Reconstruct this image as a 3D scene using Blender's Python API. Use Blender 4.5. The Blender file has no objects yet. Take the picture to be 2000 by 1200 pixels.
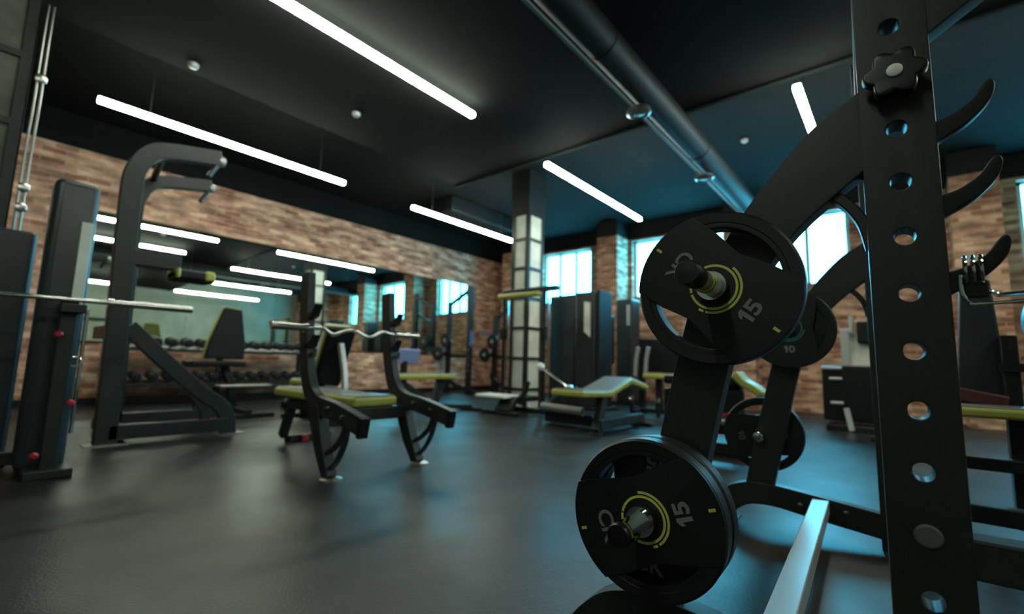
import bpy, bmesh, math, random
from mathutils import Vector, Matrix
random.seed(4)
S = bpy.context.scene
COL = S.collection
# ------------------------------------------------------------------ camera
yaw, pitch, roll = math.radians(40.2), math.radians(6.9), math.radians(1.55)
fwd = Vector((-math.sin(yaw)*math.cos(pitch), math.cos(yaw)*math.cos(pitch), math.sin(pitch)))
r0 = Vector((math.cos(yaw), math.sin(yaw), 0)); u0 = r0.cross(fwd)
rt = r0*math.cos(roll) + u0*math.sin(roll); up = -r0*math.sin(roll) + u0*math.cos(roll)
cd = bpy.data.cameras.new('camera'); cam = bpy.data.objects.new('camera', cd); COL.objects.link(cam)
m = Matrix((rt, up, -fwd)).transposed().to_4x4(); m.translation = (0, 0, .78); cam.matrix_world = m
cd.sensor_fit = 'HORIZONTAL'; cd.sensor_width = 36; cd.lens = 895/2000*36
cd.clip_start = .05; cd.clip_end = 100
cd.dof.use_dof = True; cd.dof.focus_distance = 1.15; cd.dof.aperture_fstop = 1.7
S.camera = cam
# ------------------------------------------------------------------ world, exposure
W = bpy.data.worlds.new('daylight'); S.world = W; W.use_nodes = True
W.node_tree.nodes['Background'].inputs[0].default_value = (.07, .55, .84, 1)
W.node_tree.nodes['Background'].inputs[1].default_value = 27
vs = S.view_settings
vs.view_transform = 'Standard'; vs.look = 'None'; vs.gamma = 1; vs.use_curve_mapping = False
vs.exposure = .18
# ------------------------------------------------------------------ materials
def mat(name, col, rough=.5, metal=0, emit=None, es=0, coat=0, spec=.5):
    m = bpy.data.materials.new(name); m.use_nodes = True
    b = m.node_tree.nodes['Principled BSDF']
    b.inputs['Base Color'].default_value = (*col, 1); b.inputs['Roughness'].default_value = rough
    b.inputs['Metallic'].default_value = metal; b.inputs['Coat Weight'].default_value = coat
    b.inputs['Specular IOR Level'].default_value = spec
    if emit: b.inputs['Emission Color'].default_value = (*emit, 1); b.inputs['Emission Strength'].default_value = es
    return m
def noisy(m, scale, c0, c1, r0=None, r1=None, bump=0, detail=4):
    nt = m.node_tree; n = nt.nodes; b = n['Principled BSDF']
    tc = n.new('ShaderNodeTexCoord'); no = n.new('ShaderNodeTexNoise'); no.inputs['Scale'].default_value = scale
    no.inputs['Detail'].default_value = detail
    nt.links.new(tc.outputs['Object'], no.inputs['Vector'])
    cr = n.new('ShaderNodeValToRGB'); cr.color_ramp.elements[0].position = .35; cr.color_ramp.elements[1].position = .65
    cr.color_ramp.elements[0].color = (*c0, 1); cr.color_ramp.elements[1].color = (*c1, 1)
    nt.links.new(no.outputs['Fac'], cr.inputs['Fac']); nt.links.new(cr.outputs['Color'], b.inputs['Base Color'])
    if r0 is not None:
        mr = n.new('ShaderNodeMapRange'); mr.inputs['From Min'].default_value = .35; mr.inputs['From Max'].default_value = .65
        mr.inputs['To Min'].default_value = r0; mr.inputs['To Max'].default_value = r1
        nt.links.new(no.outputs['Fac'], mr.inputs['Value']); nt.links.new(mr.outputs['Result'], b.inputs['Roughness'])
    if bump:
        bp = n.new('ShaderNodeBump'); bp.inputs['Strength'].default_value = bump; bp.inputs['Distance'].default_value = .01
        n2 = n.new('ShaderNodeTexNoise'); n2.inputs['Scale'].default_value = scale*30
        nt.links.new(tc.outputs['Object'], n2.inputs['Vector']); nt.links.new(n2.outputs['Fac'], bp.inputs['Height'])
        nt.links.new(bp.outputs['Normal'], b.inputs['Normal'])
    return m
M = {}
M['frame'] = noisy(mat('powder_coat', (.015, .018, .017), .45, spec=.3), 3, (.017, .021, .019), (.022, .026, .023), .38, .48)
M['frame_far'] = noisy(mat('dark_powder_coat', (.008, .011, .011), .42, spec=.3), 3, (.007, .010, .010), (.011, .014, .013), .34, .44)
M['rubber'] = noisy(mat('black_rubber', (.006, .008, .008), .5, spec=.35), 6, (.005, .007, .007), (.008, .010, .010), .42, .55)
M['plastic'] = mat('black_plastic', (.005, .006, .006), .35, spec=.4)
M['chrome'] = mat('chrome', (.6, .6, .58), .12, 1)
M['steel'] = mat('brushed_steel', (.55, .55, .52), .3, 1)
M['silver'] = mat('silver_paint', (.4, .41, .40), .35, .3)
M['white'] = mat('white_plastic', (.75, .77, .74), .4)
M['vinyl'] = mat('black_vinyl', (.005, .006, .006), .5, spec=.25)
M['vinyl_grey'] = mat('grey_vinyl', (.16, .17, .16), .38, coat=.2)
M['lime'] = mat('lime_vinyl', (.36, .36, .07), .42)
M['dark_red'] = mat('dark_red_vinyl', (.06, .012, .012), .5)
M['concrete'] = noisy(mat('dimmed_concrete', (.1, .1, .09), .9), 5, (.07, .07, .06), (.12, .12, .10))  # darker than the plaster column: edge vignetting put into the colour
M['rod'] = mat('dull_steel_rod', (.25, .25, .23), .3, 1)
M['yellow'] = mat('yellow_print', (.62, .6, .12), .5)
M['green'] = mat('green_print', (.01, .2, .09), .5)
M['number'] = mat('grey_print', (.2, .2, .2), .5)
M['number_far'] = mat('dark_grey_print', (.09, .1, .1), .5)
M['red'] = mat('red_plastic', (.35, .008, .025), .4)
M['blue'] = mat('blue_plastic', (.02, .15, .45), .4)
M['lavender'] = mat('lavender_board', (.25, .28, .5), .5)
M['cyan'] = mat('cyan_rubber', (.01, .35, .55), .4)
M['shroud'] = noisy(mat('shroud_plastic', (.03, .04, .042), .3), 2, (.014, .020, .022), (.02, .028, .030))
M['plaster'] = noisy(mat('pale_plaster', (.4, .41, .37), .8), 4, (.52, .53, .47), (.68, .69, .62))
M['pale'] = noisy(mat('pale_wall', (.3, .31, .27), .8), 1.5, (.24, .25, .19), (.31, .32, .25))
M['ceil'] = noisy(mat('black_ceiling', (.006, .007, .006), .9, spec=.1), 1, (.006, .0075, .007), (.009, .0105, .0095))
M['duct'] = mat('duct_paint', (.008, .010, .010), .55, spec=.25)
M['lit_rim'] = mat('lit_rim_grey', (.2, .24, .22), .4)  # pale grey stands for light caught on the duct's lower rim
M['winframe'] = mat('window_frame', (.6, .62, .62), .4)
M['tube'] = mat('lit_diffuser', (.9, .9, .9), .4, emit=(.93, 1, .84), es=48)

def brick():
    m = mat('brick', (.3, .2, .15), .85); nt = m.node_tree; n = nt.nodes; b = n['Principled BSDF']; L = nt.links.new
    tc = n.new('ShaderNodeTexCoord'); sp = n.new('ShaderNodeSeparateXYZ'); L(tc.outputs['Object'], sp.inputs[0])
    ad = n.new('ShaderNodeMath'); L(sp.outputs[0], ad.inputs[0]); L(sp.outputs[1], ad.inputs[1])
    cb = n.new('ShaderNodeCombineXYZ'); L(ad.outputs[0], cb.inputs[0]); L(sp.outputs[2], cb.inputs[1])
    def bt(c1, c2, mo):
        t = n.new('ShaderNodeTexBrick'); L(cb.outputs[0], t.inputs['Vector'])
        t.inputs['Scale'].default_value = 1; t.inputs['Brick Width'].default_value = .26; t.inputs['Row Height'].default_value = .078
        t.inputs['Mortar Size'].default_value = .008; t.inputs['Mortar Smooth'].default_value = .2; t.inputs['Bias'].default_value = 0
        t.inputs['Color1'].default_value = (*c1, 1); t.inputs['Color2'].default_value = (*c2, 1); t.inputs['Mortar'].default_value = (*mo, 1)
        return t
    t = bt((.36, .13, .075), (.80, .50, .34), (.50, .40, .31))
    no = n.new('ShaderNodeTexNoise'); no.inputs['Scale'].default_value = 2.6; no.inputs['Detail'].default_value = 6
    mp = n.new('ShaderNodeMapping'); mp.inputs['Scale'].default_value = (1, 3, 1); L(cb.outputs[0], mp.inputs[0]); L(mp.outputs[0], no.inputs['Vector'])
    cr = n.new('ShaderNodeValToRGB'); e = cr.color_ramp.elements
    e[0].position = .36; e[0].color = (.5, .44, .42, 1); e[1].position = .66; e[1].color = (1.3, 1.25, 1.2, 1)
    L(no.outputs['Fac'], cr.inputs['Fac'])
    mx = n.new('ShaderNodeMix'); mx.data_type = 'RGBA'; mx.blend_type = 'MULTIPLY'; mx.inputs['Factor'].default_value = 1
    L(t.outputs['Color'], mx.inputs[6]); L(cr.outputs['Color'], mx.inputs[7]); L(mx.outputs[2], b.inputs['Base Color'])
    bp = n.new('ShaderNodeBump'); bp.inputs['Strength'].default_value = .6; bp.inputs['Distance'].default_value = .01; bp.invert = True
    L(t.outputs['Fac'], bp.inputs['Height']); L(bp.outputs['Normal'], b.inputs['Normal'])
    return m
M['brick'] = brick()

def floor_mat():
    m = mat('rubber_floor', (.03, .03, .028), .4, spec=.32); nt = m.node_tree; n = nt.nodes; b = n['Principled BSDF']; L = nt.links.new
    tc = n.new('ShaderNodeTexCoord')
    no = n.new('ShaderNodeTexNoise'); no.inputs['Scale'].default_value = .9; no.inputs['Detail'].default_value = 8; no.inputs['Roughness'].default_value = .6
    no.inputs['Distortion'].default_value = .2
    L(tc.outputs['Object'], no.inputs['Vector'])
    cr = n.new('ShaderNodeValToRGB'); e = cr.color_ramp.elements
    e[0].position = .42; e[0].color = (.005, .0055, .005, 1); e[1].position = .56; e[1].color = (.026, .027, .024, 1)
    L(no.outputs['Fac'], cr.inputs['Fac']); L(cr.outputs['Color'], b.inputs['Base Color'])
    mr = n.new('ShaderNodeMapRange'); mr.inputs['From Min'].default_value = .38; mr.inputs['From Max'].default_value = .62
    mr.inputs['To Min'].default_value = .34; mr.inputs['To Max'].default_value = .48
    n3 = n.new('ShaderNodeTexNoise'); n3.inputs['Scale'].default_value = .8; n3.inputs['Detail'].default_value = 4; L(tc.outputs['Object'], n3.inputs['Vector'])
    L(n3.outputs['Fac'], mr.inputs['Value']); L(mr.outputs['Result'], b.inputs['Roughness'])
    n2 = n.new('ShaderNodeTexNoise'); n2.inputs['Scale'].default_value = 90; L(tc.outputs['Object'], n2.inputs['Vector'])
    bp = n.new('ShaderNodeBump'); bp.inputs['Strength'].default_value = .25; bp.inputs['Distance'].default_value = .004
    L(n2.outputs['Fac'], bp.inputs['Height']); L(bp.outputs['Normal'], b.inputs['Normal'])
    return m
M['floor'] = floor_mat()
M['mirror'] = mat('mirror_glass', (.72, .8, .74), .015, 1)
def glass():
    m = bpy.data.materials.new('window_glass'); m.use_nodes = True; nt = m.node_tree; nt.nodes.clear()
    o = nt.nodes.new('ShaderNodeOutputMaterial'); mx = nt.nodes.new('ShaderNodeMixShader'); t = nt.nodes.new('ShaderNodeBsdfTransparent'); g = nt.nodes.new('ShaderNodeBsdfGlossy')
    g.inputs['Roughness'].default_value = .05; mx.inputs[0].default_value = .06
    nt.links.new(t.outputs[0], mx.inputs[1]); nt.links.new(g.outputs[0], mx.inputs[2]); nt.links.new(mx.outputs[0], o.inputs[0]); return m
M['glass'] = glass()
# ------------------------------------------------------------------ mesh helpers
class MB:
    def __init__(s): s.bm = bmesh.new()
    def box(s, a, b, rot=None):
        """axis box between corners a and b (rot: Matrix about its centre)"""
        c = [(a[i]+b[i])/2 for i in range(3)]; d = [abs(b[i]-a[i]) for i in range(3)]
        M4 = Matrix.Translation(c) @ ((rot or Matrix.Identity(3)).to_4x4()) @ Matrix.Diagonal((*d, 1))
        bmesh.ops.create_cube(s.bm, size=1, matrix=M4); return s
    def loft(s, rings, cap=True, closed=False):
        R = [[s.bm.verts.new(p) for p in r] for r in rings]; n = len(R[0])
        K = len(R)
        for i in range(K if closed else K-1):
            A, B = R[i], R[(i+1) % K]
            for j in range(n):
                s.bm.faces.new((A[j], A[(j+1) % n], B[(j+1) % n], B[j]))
        if cap and not closed:
            s.bm.faces.new(R[0][::-1]); s.bm.faces.new(R[-1])
        return s
    def rtube(s, path, w, d, n=(0, 1, 0)):
        """rectangular tube along a path lying in the plane with normal n; w in plane (number or per point), d along n"""
        P = [Vector(p) for p in path]; n = Vector(n).normalized(); rings = []
        for i, p in enumerate(P):
            ta = (P[i]-P[i-1]).normalized() if i else (P[1]-P[0]).normalized()
            tb = (P[i+1]-P[i]).normalized() if i < len(P)-1 else ta
            t = (ta+tb).normalized(); k = 1/max(.5, t.dot(ta)); sd = t.cross(n).normalized()
            wi = w[i] if isinstance(w, (list, tuple)) else w
            a = sd*wi/2*k; b = n*d/2
            rings.append([p+a+b, p-a+b, p-a-b, p+a-b])
        return s.loft(rings)
    def tube(s, path, r, seg=14, closed=False):
        P = [Vector(p) for p in path]; rings = []; prev = None
        for i, p in enumerate(P):
            if closed: t = (P[(i+1) % len(P)]-P[i-1]).normalized()
            else:
                ta = (P[i]-P[i-1]).normalized() if i else (P[1]-P[0]).normalized()
                tb = (P[i+1]-P[i]).normalized() if i < len(P)-1 else ta
                t = (ta+tb).normalized()
            u = (prev - t*prev.dot(t)) if prev is not None else t.orthogonal()
            if u.length < 1e-5: u = t.orthogonal()
            u.normalize(); prev = u; v = t.cross(u)
            ri = r[i] if isinstance(r, (list, tuple)) else r
            rings.append([p+(u*math.cos(2*math.pi*k/seg)+v*math.sin(2*math.pi*k/seg))*ri for k in range(seg)])
        return s.loft(rings, closed=closed)
    def lathe(s, prof, c, ax, seg=48, closed=False):
        """prof: (radius, along) pairs, around axis ax through c"""
        ax = Vector(ax).normalized(); u = ax.orthogonal().normalized(); v = ax.cross(u); c = Vector(c)
        rings = [[c+ax*h+(u*math.cos(2*math.pi*k/seg)+v*math.sin(2*math.pi*k/seg))*max(r, 1e-4) for k in range(seg)] for r, h in prof]
        return s.loft(rings, closed=closed)
    def prism(s, pts, d, n):
        """closed 3-D outline extruded by vector n*d"""
        n = Vector(n)*d; a = [Vector(p) for p in pts]
        return s.loft([a, [p+n for p in a]])
def smooth(ob, ang=35):
    for p in ob.data.polygons: p.use_smooth = True
    try: ob.data.set_sharp_from_angle(angle=math.radians(ang))
    except Exception: pass
def finish(mesh, name, m, parent=None, bevel=0, seg=2, off=None, loc=None):
    bmx = bmesh.new(); bmx.from_mesh(mesh); bmesh.ops.recalc_face_normals(bmx, faces=bmx.faces); bmx.to_mesh(mesh); bmx.free()
    if off is not None: mesh.transform(Matrix.Translation(-Vector(off)))
    ob = bpy.data.objects.new(name, mesh); COL.objects.link(ob); mesh.materials.append(M[m] if isinstance(m, str) else m)
    smooth(ob)
    if bevel:
        b = ob.modifiers.new('bevel', 'BEVEL'); b.width = bevel; b.segments = seg; b.limit_method = 'ANGLE'; b.angle_limit = math.radians(40)
        wn = ob.modifiers.new('normals', 'WEIGHTED_NORMAL'); wn.keep_sharp = True
    if parent: ob.parent = parent
    return ob
def tag(o, label, cat, group=None):
    o['label'] = label; o['category'] = cat
    if group: o['group'] = group
    return o
class Thing:
    """an Empty at a thing's base; parts given in world coordinates unless local=True"""
    def __init__(s, name, label, cat, loc=(0, 0, 0), group=None, rz=0, local=False):
        s.e = bpy.data.objects.new(name, None); s.e.empty_display_size = .1; COL.objects.link(s.e); s.e.location = loc; s.e.rotation_euler = (0, 0, rz)
        tag(s.e, label, cat, group); s.loc = (0, 0, 0) if local else loc
    def part(s, name, mb, m, bevel=0, parent=None, label=None, seg=2):
        me = bpy.data.meshes.new(name); mb.bm.to_mesh(me); mb.bm.free()
        o = finish(me, name, m, parent or s.e, bevel, seg, off=s.loc)
        if label: o['label'] = label
        return o
    def shape(s, name, splines, y0, y1, m, bevel=0, parent=None, label=None):
        me = shape2d(splines, y0, y1, bevel); o = finish(me, name, m, parent or s.e, off=s.loc)
        wn = o.modifiers.new('normals', 'WEIGHTED_NORMAL'); wn.keep_sharp = True
        if label: o['label'] = label
        return o
def single(name, mb, m, label, cat, loc, group=None, bevel=0):
    me = bpy.data.meshes.new(name); mb.bm.to_mesh(me); mb.bm.free()
    o = finish(me, name, m, None, bevel, off=loc); o.location = loc; return tag(o, label, cat, group)
def struct(name, mb, m, bevel=0):
    me = bpy.data.meshes.new(name); mb.bm.to_mesh(me); mb.bm.free()
    o = finish(me, name, m, None, bevel); o['kind'] = 'structure'; return o
def curve_mesh(cu):
    t = bpy.data.objects.new('t', cu); COL.objects.link(t)
    bpy.context.view_layer.update()
    me = bpy.data.meshes.new_from_object(t.evaluated_get(bpy.context.evaluated_depsgraph_get()))
    bpy.data.objects.remove(t); me.materials.clear(); return me
def shape2d(splines, y0, y1, bevel=0):
    """filled outlines with holes in x,z, extruded from y0 to y1"""
    cu = bpy.data.curves.new('s', 'CURVE'); cu.dimensions = '2D'; cu.fill_mode = 'BOTH'
    cu.extrude = abs(y1-y0)/2-bevel; cu.bevel_depth = bevel; cu.bevel_resolution = 1
    for pts in splines:
        sp = cu.splines.new('POLY'); sp.points.add(len(pts)-1); sp.use_cyclic_u = True
        for i, p in enumerate(pts): sp.points[i].co = (p[0], p[1], 0, 1)
    me = curve_mesh(cu); ym = (y0+y1)/2
    me.transform(Matrix(((1, 0, 0, 0), (0, 0, -1, ym), (0, 1, 0, 0), (0, 0, 0, 1))))
    bm = bmesh.new(); bm.from_mesh(me); bmesh.ops.remove_doubles(bm, verts=bm.verts, dist=1e-5); bm.to_mesh(me); bm.free()
    return me
def text_mesh(txt, size, depth, Mx, bold=.012):
    cu = bpy.data.curves.new('t', 'FONT'); cu.body = txt; cu.size = size; cu.extrude = depth/2; cu.align_x = 'CENTER'; cu.align_y = 'CENTER'; cu.offset = size*bold
    me = curve_mesh(cu); me.transform(Mx); return me
def digits(txt, size, Mx):
    """bold wide digits centred on the origin in x,y"""
    h = size*.72; w = h*.26; b = MB(); x = 0; items = []
    for ch in txt:
        if ch == '1': items.append((x, [[(.05, .78), (.30, 1), (.52, 1), (.52, 0), (.26, 0), (.26, .68), (.05, .55)]], .52)); x += h*.64
        elif ch == '5': items.append((x, [[(.08, 1), (.72, 1), (.72, .79), (.30, .79), (.29, .64), (.46, .66), (.64, .60), (.75, .46), (.76, .28), (.66, .11), (.48, .01), (.30, -.01), (.04, .06), (.04, .28), (.28, .20), (.43, .21), (.50, .32), (.46, .43), (.34, .46), (.08, .42)]], .76)); x += h*.86
        else:
            o = [(.42+.40*math.cos(a)*(1 if abs(math.cos(a)) > .7 else 1.1), .5+.5*math.sin(a)) for a in [2*math.pi*k/28 for k in range(28)]]
            i = [(.42+.17*math.cos(a), .5+.28*math.sin(a)) for a in [2*math.pi*k/20 for k in range(20)]]
            items.append((x, [o, i], .82)); x += h*.92
    sp = []
    for x0, ol, _ in items:
        for q in ol: sp.append([(x0+px*h-x/2, pz*h-h/2) for px, pz in q])
    me = shape2d(sp, -.001, .001)
    me.transform(Mx @ Matrix(((1, 0, 0, 0), (0, 0, 1, 0), (0, -1, 0, 0), (0, 0, 0, 1)))); return me
def circ(cx, cz, r, n=32, a0=0): return [(cx+r*math.cos(a0+2*math.pi*k/n), cz+r*math.sin(a0+2*math.pi*k/n)) for k in range(n)]
def bez(p, n=12):
    """Catmull-Rom smooth through points"""
    P = [Vector(q) for q in p]; P = [P[0]*2-P[1]]+P+[P[-1]*2-P[-2]]; out = []
    for i in range(1, len(P)-2):
        for k in range(n):
            t = k/n; a, b, c, d = P[i-1:i+3]
            out.append(.5*((2*b)+(c-a)*t+(2*a-5*b+4*c-d)*t*t+(3*b-a-3*c+d)*t**3))
    out.append(P[-2]); return out
def link_copy(root):
    c = root.copy(); COL.objects.link(c)
    for ch in root.children:
        d = ch.copy(); COL.objects.link(d); d.parent = c
        for g in ch.children:
            e = g.copy(); COL.objects.link(e); e.parent = d
    return c
# ------------------------------------------------------------------ room
XL, XR, YB, YF, ZC, ZR = -9.1, 4.5, -4.0, 10.3, 4.25, 3.75
YS, XS = 5.12, -5.6
struct('floor', MB().box((XL-.4, YB-.3, -.12), (XR+.3, YF+.4, 0)), 'floor')
struct('ceiling', MB().box((XL-.4, YB-.3, ZC), (XR+.3, YF+.4, ZC+.12)), 'ceil')
struct('ceiling_raft', MB().box((XS, YB, ZR), (XR, YS, ZC)).box((XS-.03, YS-.05, ZR-.03), (XR, YS+.02, ZR+.04)), 'ceil', .01)
struct('wall_left', MB().box((XL-.3, YB, 0), (XL, YF, ZR)), 'brick')
struct('trim_1', MB().box((XL-.3, YB, ZR), (XL, YF, ZC)), 'ceil')
struct('wall_right', MB().box((XR, YB, 0), (XR+.3, YF, ZC)), 'pale')
struct('wall_back', MB().box((XL, YB-.3, 0), (XR, YB, ZC)), 'pale')
WZ0, WZ1 = 2.42, 3.82
wins = [(-7.6, -6.05), (-4.88, -2.75), (-1.95, -.58), (1.55, 3.3)]
w = MB(); xs = [XL-.3]+[v for p in wins for v in p]+[XR+.3]
w.box((XL-.3, YF, 0), (XR+.3, YF+.3, WZ0)); w.box((XL-.3, YF, WZ1), (XR+.3, YF+.3, ZR+.12))
for i in range(0, len(xs), 2): w.box((xs[i], YF, WZ0), (xs[i+1], YF+.3, WZ1))
for x0, x1 in ((-5.52, -4.98), (-2.6, -2.1), (.75, 1.3), (-8.6, -8.15)): w.box((x0, YF-.6, 0), (x1, YF, ZR+.12))
struct('wall_front', w, 'brick')
struct('trim_2', MB().box((XL-.3, YF, ZR+.12), (XR+.3, YF+.3, ZC)).box((-5.52, YF-.6, ZR+.12), (-4.98, YF, ZC)).box((-2.6, YF-.6, ZR+.12), (-2.1, YF, ZC)).box((.75, YF-.6, ZR+.12), (1.3, YF, ZC)), 'duct')
struct('baseboard_left', MB().box((XL, YB, 0), (XL+.02, YF, .1)), 'frame_far')
for i, (x0, x1) in enumerate(wins):
    f = MB(); k = 3 if i in (0, 1) else 2
    f.box((x0, YF+.12, WZ0), (x1, YF+.18, WZ0+.05)); f.box((x0, YF+.12, WZ1-.05), (x1, YF+.18, WZ1))
    for j in range(k+1):
        xx = x0+(x1-x0)*j/k; xx = min(max(xx, x0+.03), x1-.03); f.box((xx-.035, YF+.12, WZ0), (xx+.035, YF+.18, WZ1))
    fr = struct('window_%d' % (i+1), f, 'winframe')
    me = bpy.data.meshes.new('pane'); g = MB().box((x0, YF+.145, WZ0), (x1, YF+.155, WZ1)); g.bm.to_mesh(me); finish(me, 'window_pane', 'glass', fr)

def column(name, x0, x1, y0, y1, zt, label, pitch=.53, core='plaster'):
    t = Thing(name, label, 'column', ((x0+x1)/2, (y0+y1)/2, 0))
    t.part('plaster_core', MB().box((x0+.02, y0+.02, 0), (x1-.02, y1-.02, zt)), core)
    f = MB(); a = .07
    for cx, sx in ((x0, 1), (x1, -1)):
        for cy, sy in ((y0, 1), (y1, -1)):
            f.box((cx, cy, 0), (cx+sx*a, cy+sy*.012, zt)); f.box((cx, cy, 0), (cx+sx*.012, cy+sy*a, zt))
    t.part('corner_angle', f, 'frame', .003)
    z = .3
    while z < zt-.1:
        t.part('steel_strap', MB().box((x0+a*.5, y0-.002, z), (x1-a*.5, y0+.018, z+.05)).box((x1-.018, y0+a*.5, z), (x1+.002, y1-a*.5, z+.05)).box((x0-.002, y0+a*.5, z), (x0+.018, y1-a*.5, z+.05)).box((x0+a*.5, y1-.018, z), (x1-a*.5, y1+.002, z+.05)), 'frame')
        z += pitch
    return t
c = column('strapped_column', -5.28, -4.9, 6.2, 6.66, ZC, 'pale plastered column caged in dark steel straps, in the middle of the hall')
c.part('casing', MB().box((-5.3, 6.18, 3.42), (-4.88, 6.68, ZC)), 'duct')
column('strapped_column', -5.55, -4.9, -.55, .1, ZC, 'concrete column, vignetting put into its dark colour, with dark steel straps at the upper left corner of the photo', core='concrete')

# ------------------------------------------------------------------ mirror
t = Thing('wall_mirror', 'long frameless gym mirror in panels on the left brick wall', 'mirror', (XL+.02, 5, .93))
ys = [.87, 2.31, 3.75, 5.19, 6.63, 8.07, 9.15]
for i in range(6):
    a, b = ys[i], ys[i+1]; tilt = [.0, .09, -.05, .08, -.05, .04][i]*math.pi/180*2
    t.part('mirror_panel', MB().box((XL+.012, a+.002, .93), (XL+.03, b-.002, 2.88), Matrix.Rotation(tilt, 3, 'Z') @ Matrix.Rotation(math.radians(-.9), 3, 'Y')), 'mirror')

# ------------------------------------------------------------------ ceiling lights
def strip(x, y0, y1, label, z=3.45, top=ZC, group='linear strip lights'):
    t = Thing('strip_light', label, 'ceiling light', (x, (y0+y1)/2, z), group)
    t.part('housing', MB().box((x-.014, y0, z+.03), (x+.014, y1, z+.05)), 'frame_far', .004)
    t.part('diffuser', MB().box((x-.034, y0+.005, z-.03), (x+.034, y1-.005, z+.03)), 'tube', .01)
    for yy in (y0+.45, y1-.4): t.part('suspension_cable', MB().tube([(x, yy, z+.05), (x, yy, top)], .004, 6), 'steel')
strip(-6.39, .62, 3.49, 'long glowing strip light above the tall pull-up frame, nearest the mirror', top=ZC)
strip(-6.42, 4.8, 7.56, 'glowing strip light left of the strapped column, over the far benches')
strip(-3.66, .4, 3.54, 'glowing strip light under the dropped ceiling, the largest at the top of the photo', top=ZR, z=3.64)
strip(-3.5, 4.77, 7.72, 'glowing strip light right of the strapped column top')
strip(-.6, 4.8, 7.7, 'glowing strip light partly hidden behind the rack arm at upper right')
for x, y in ((-.6, -3.6), (2.3, .6), (2.3, 4.8)):
    strip(x, y, y+3.0, 'glowing strip light seen only in the mirror', top=ZC if y > 4 else ZR, group='strip lights seen only as reflections')
# duct, strip for its lit rim, ceiling details
t = Thing('air_duct', 'dark round air duct running along the ceiling towards the windows', 'duct', (-1.72, 4, 3.5))
t.part('duct_pipe', MB().tube([(-1.84, YB+.1, 3.59), (-1.84, YF, 3.59)], .15, 32), 'duct')
for y in (-2, 1, 3.3, 5.8, 8.2): t.part('hanger_ring', MB().lathe([(.15, -.012), (.156, -.012), (.156, .012), (.15, .012)], (-1.84, y, 3.59), (0, 1, 0), 32), 'duct')
single('lit_rim_strip', MB().box((-1.975, -2, 3.42), (-1.945, 9.4, 3.45)), 'lit_rim', 'thin grey strip added for the lit rim along the lower side of the ceiling duct', 'lit_rim', (-1.96, 4, 3.43))  # strip added to draw the lit rim of the duct
for y, s in ((4.24, 'nearer'), (6.35, 'farther')):
    t = Thing('ceiling_spotlight', 'round silver ceiling spotlight beside the ceiling duct, the %s of two' % s, 'spotlight', (-1.93, y, 3.43), 'track spotlights')
    t.part('bezel', MB().lathe([(.05, 0), (.12, -.01), (.125, -.04), (.1, -.055), (.085, -.035), (.05, -.025)], (-1.93, y, 3.43), (0, 0, 1), 32), 'steel')
    t.part('lens', MB().lathe([(.085, -.03), (.06, -.05), (.02, -.058)], (-1.93, y, 3.43), (0, 0, 1), 24), 'silver')
for x, y, z, l in ((-4.9, 2.76, ZR, 'small round detector on the dropped ceiling between the two long strip lights'), (-1.62, 7.3, ZC, 'small white round detector on the ceiling beyond the duct'), (-5.4, 1.2, ZR, 'small dark round detector near the edge of the dropped ceiling, above the pull-up frame')):
    single('smoke_detector', MB().lathe([(.05, 0), (.05, -.02), (.035, -.045), (.01, -.05)], (x, y, z), (0, 0, 1), 20), 'silver', l, 'detector', (x, y, z))
t = Thing('air_unit', 'dark boxy air unit hanging from the ceiling left of the strapped column', 'air unit', (-7.0, 6.9, 4.0))
t.part('casing', MB().box((-7.7, 6.2, 3.9), (-6.95, 8.2, ZC)), 'duct', .03); t.part('grille', MB().box((-7.6, 6.17, 3.95), (-7.05, 6.2, 4.15)), 'frame_far')

# ------------------------------------------------------------------ foreground rack (local frame: x right, y away, z up)
RK = (0, 1.2, 0); RZ = math.radians(2.6)
t = Thing('squat_rack', 'dark steel squat rack with perforated upright and plate pegs, filling the right foreground', 'rack', RK, rz=RZ, local=True)
hz = [.477+.1157*k for k in range(-3, 13)]
UX = .023
def frame_side(y, nm, holes=True):
    ol = [(-.034, 0), (.081, 0), (.081, 2.3), (-.034, 2.3)]
    hl = [circ(UX, z, .0205) for z in hz if .02 < z < 2.25 and abs(z-.477) > .01 and abs(z-1.40) > .02] if holes else []
    up_ = t.shape('upright', [ol]+hl, y, y+.06, 'frame', .003)
    a = bez([(-.03, 1.39, 0), (-.11, 1.337, 0), (-.173, 1.275, 0), (-.253, 1.179, 0), (-.33, 1.065, 0), (-.395, .94, 0), (-.43, .82, 0), (-.485, .589, 0), (-.575, .19, 0)], 5)
    b = bez([(-.455, .19, 0), (-.366, .592, 0), (-.321, .78, 0), (-.285, .90, 0), (-.245, .99, 0), (-.19, 1.07, 0), (-.129, 1.135, 0), (-.03, 1.218, 0)], 5)
    t.shape('arm', [[(p.x, p.y) for p in a+b]], y+.001, y+.059, 'frame', .004)
    a = bez([(-.78, .0, 0), (-.755, .06, 0), (-.703, .125, 0), (-.64, .175, 0), (-.555, .2, 0), (-.45, .2, 0), (-.3, .185, 0), (-.03, .15, 0)], 5)
    b = bez([(-.03, .05, 0), (-.3, .085, 0), (-.45, .105, 0), (-.55, .1, 0), (-.61, .07, 0), (-.65, .03, 0), (-.665, 0, 0)], 5)
    t.shape('base_arch', [[(p.x, p.y) for p in a+b]], y-.002, y+.062, 'frame', .004)
    # curved brace between arm and upright
    t.part('gusset', MB().rtube(bez([(-.10, y+.03, 1.18), (-.066, y+.03, 1.143), (-.042, y+.03, 1.098), (-.03, y+.03, 1.04)], 6), .022, .035), 'frame', .003)
    return up_
u1 = frame_side(0, 'near'); frame_side(1.5, 'far')
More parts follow.
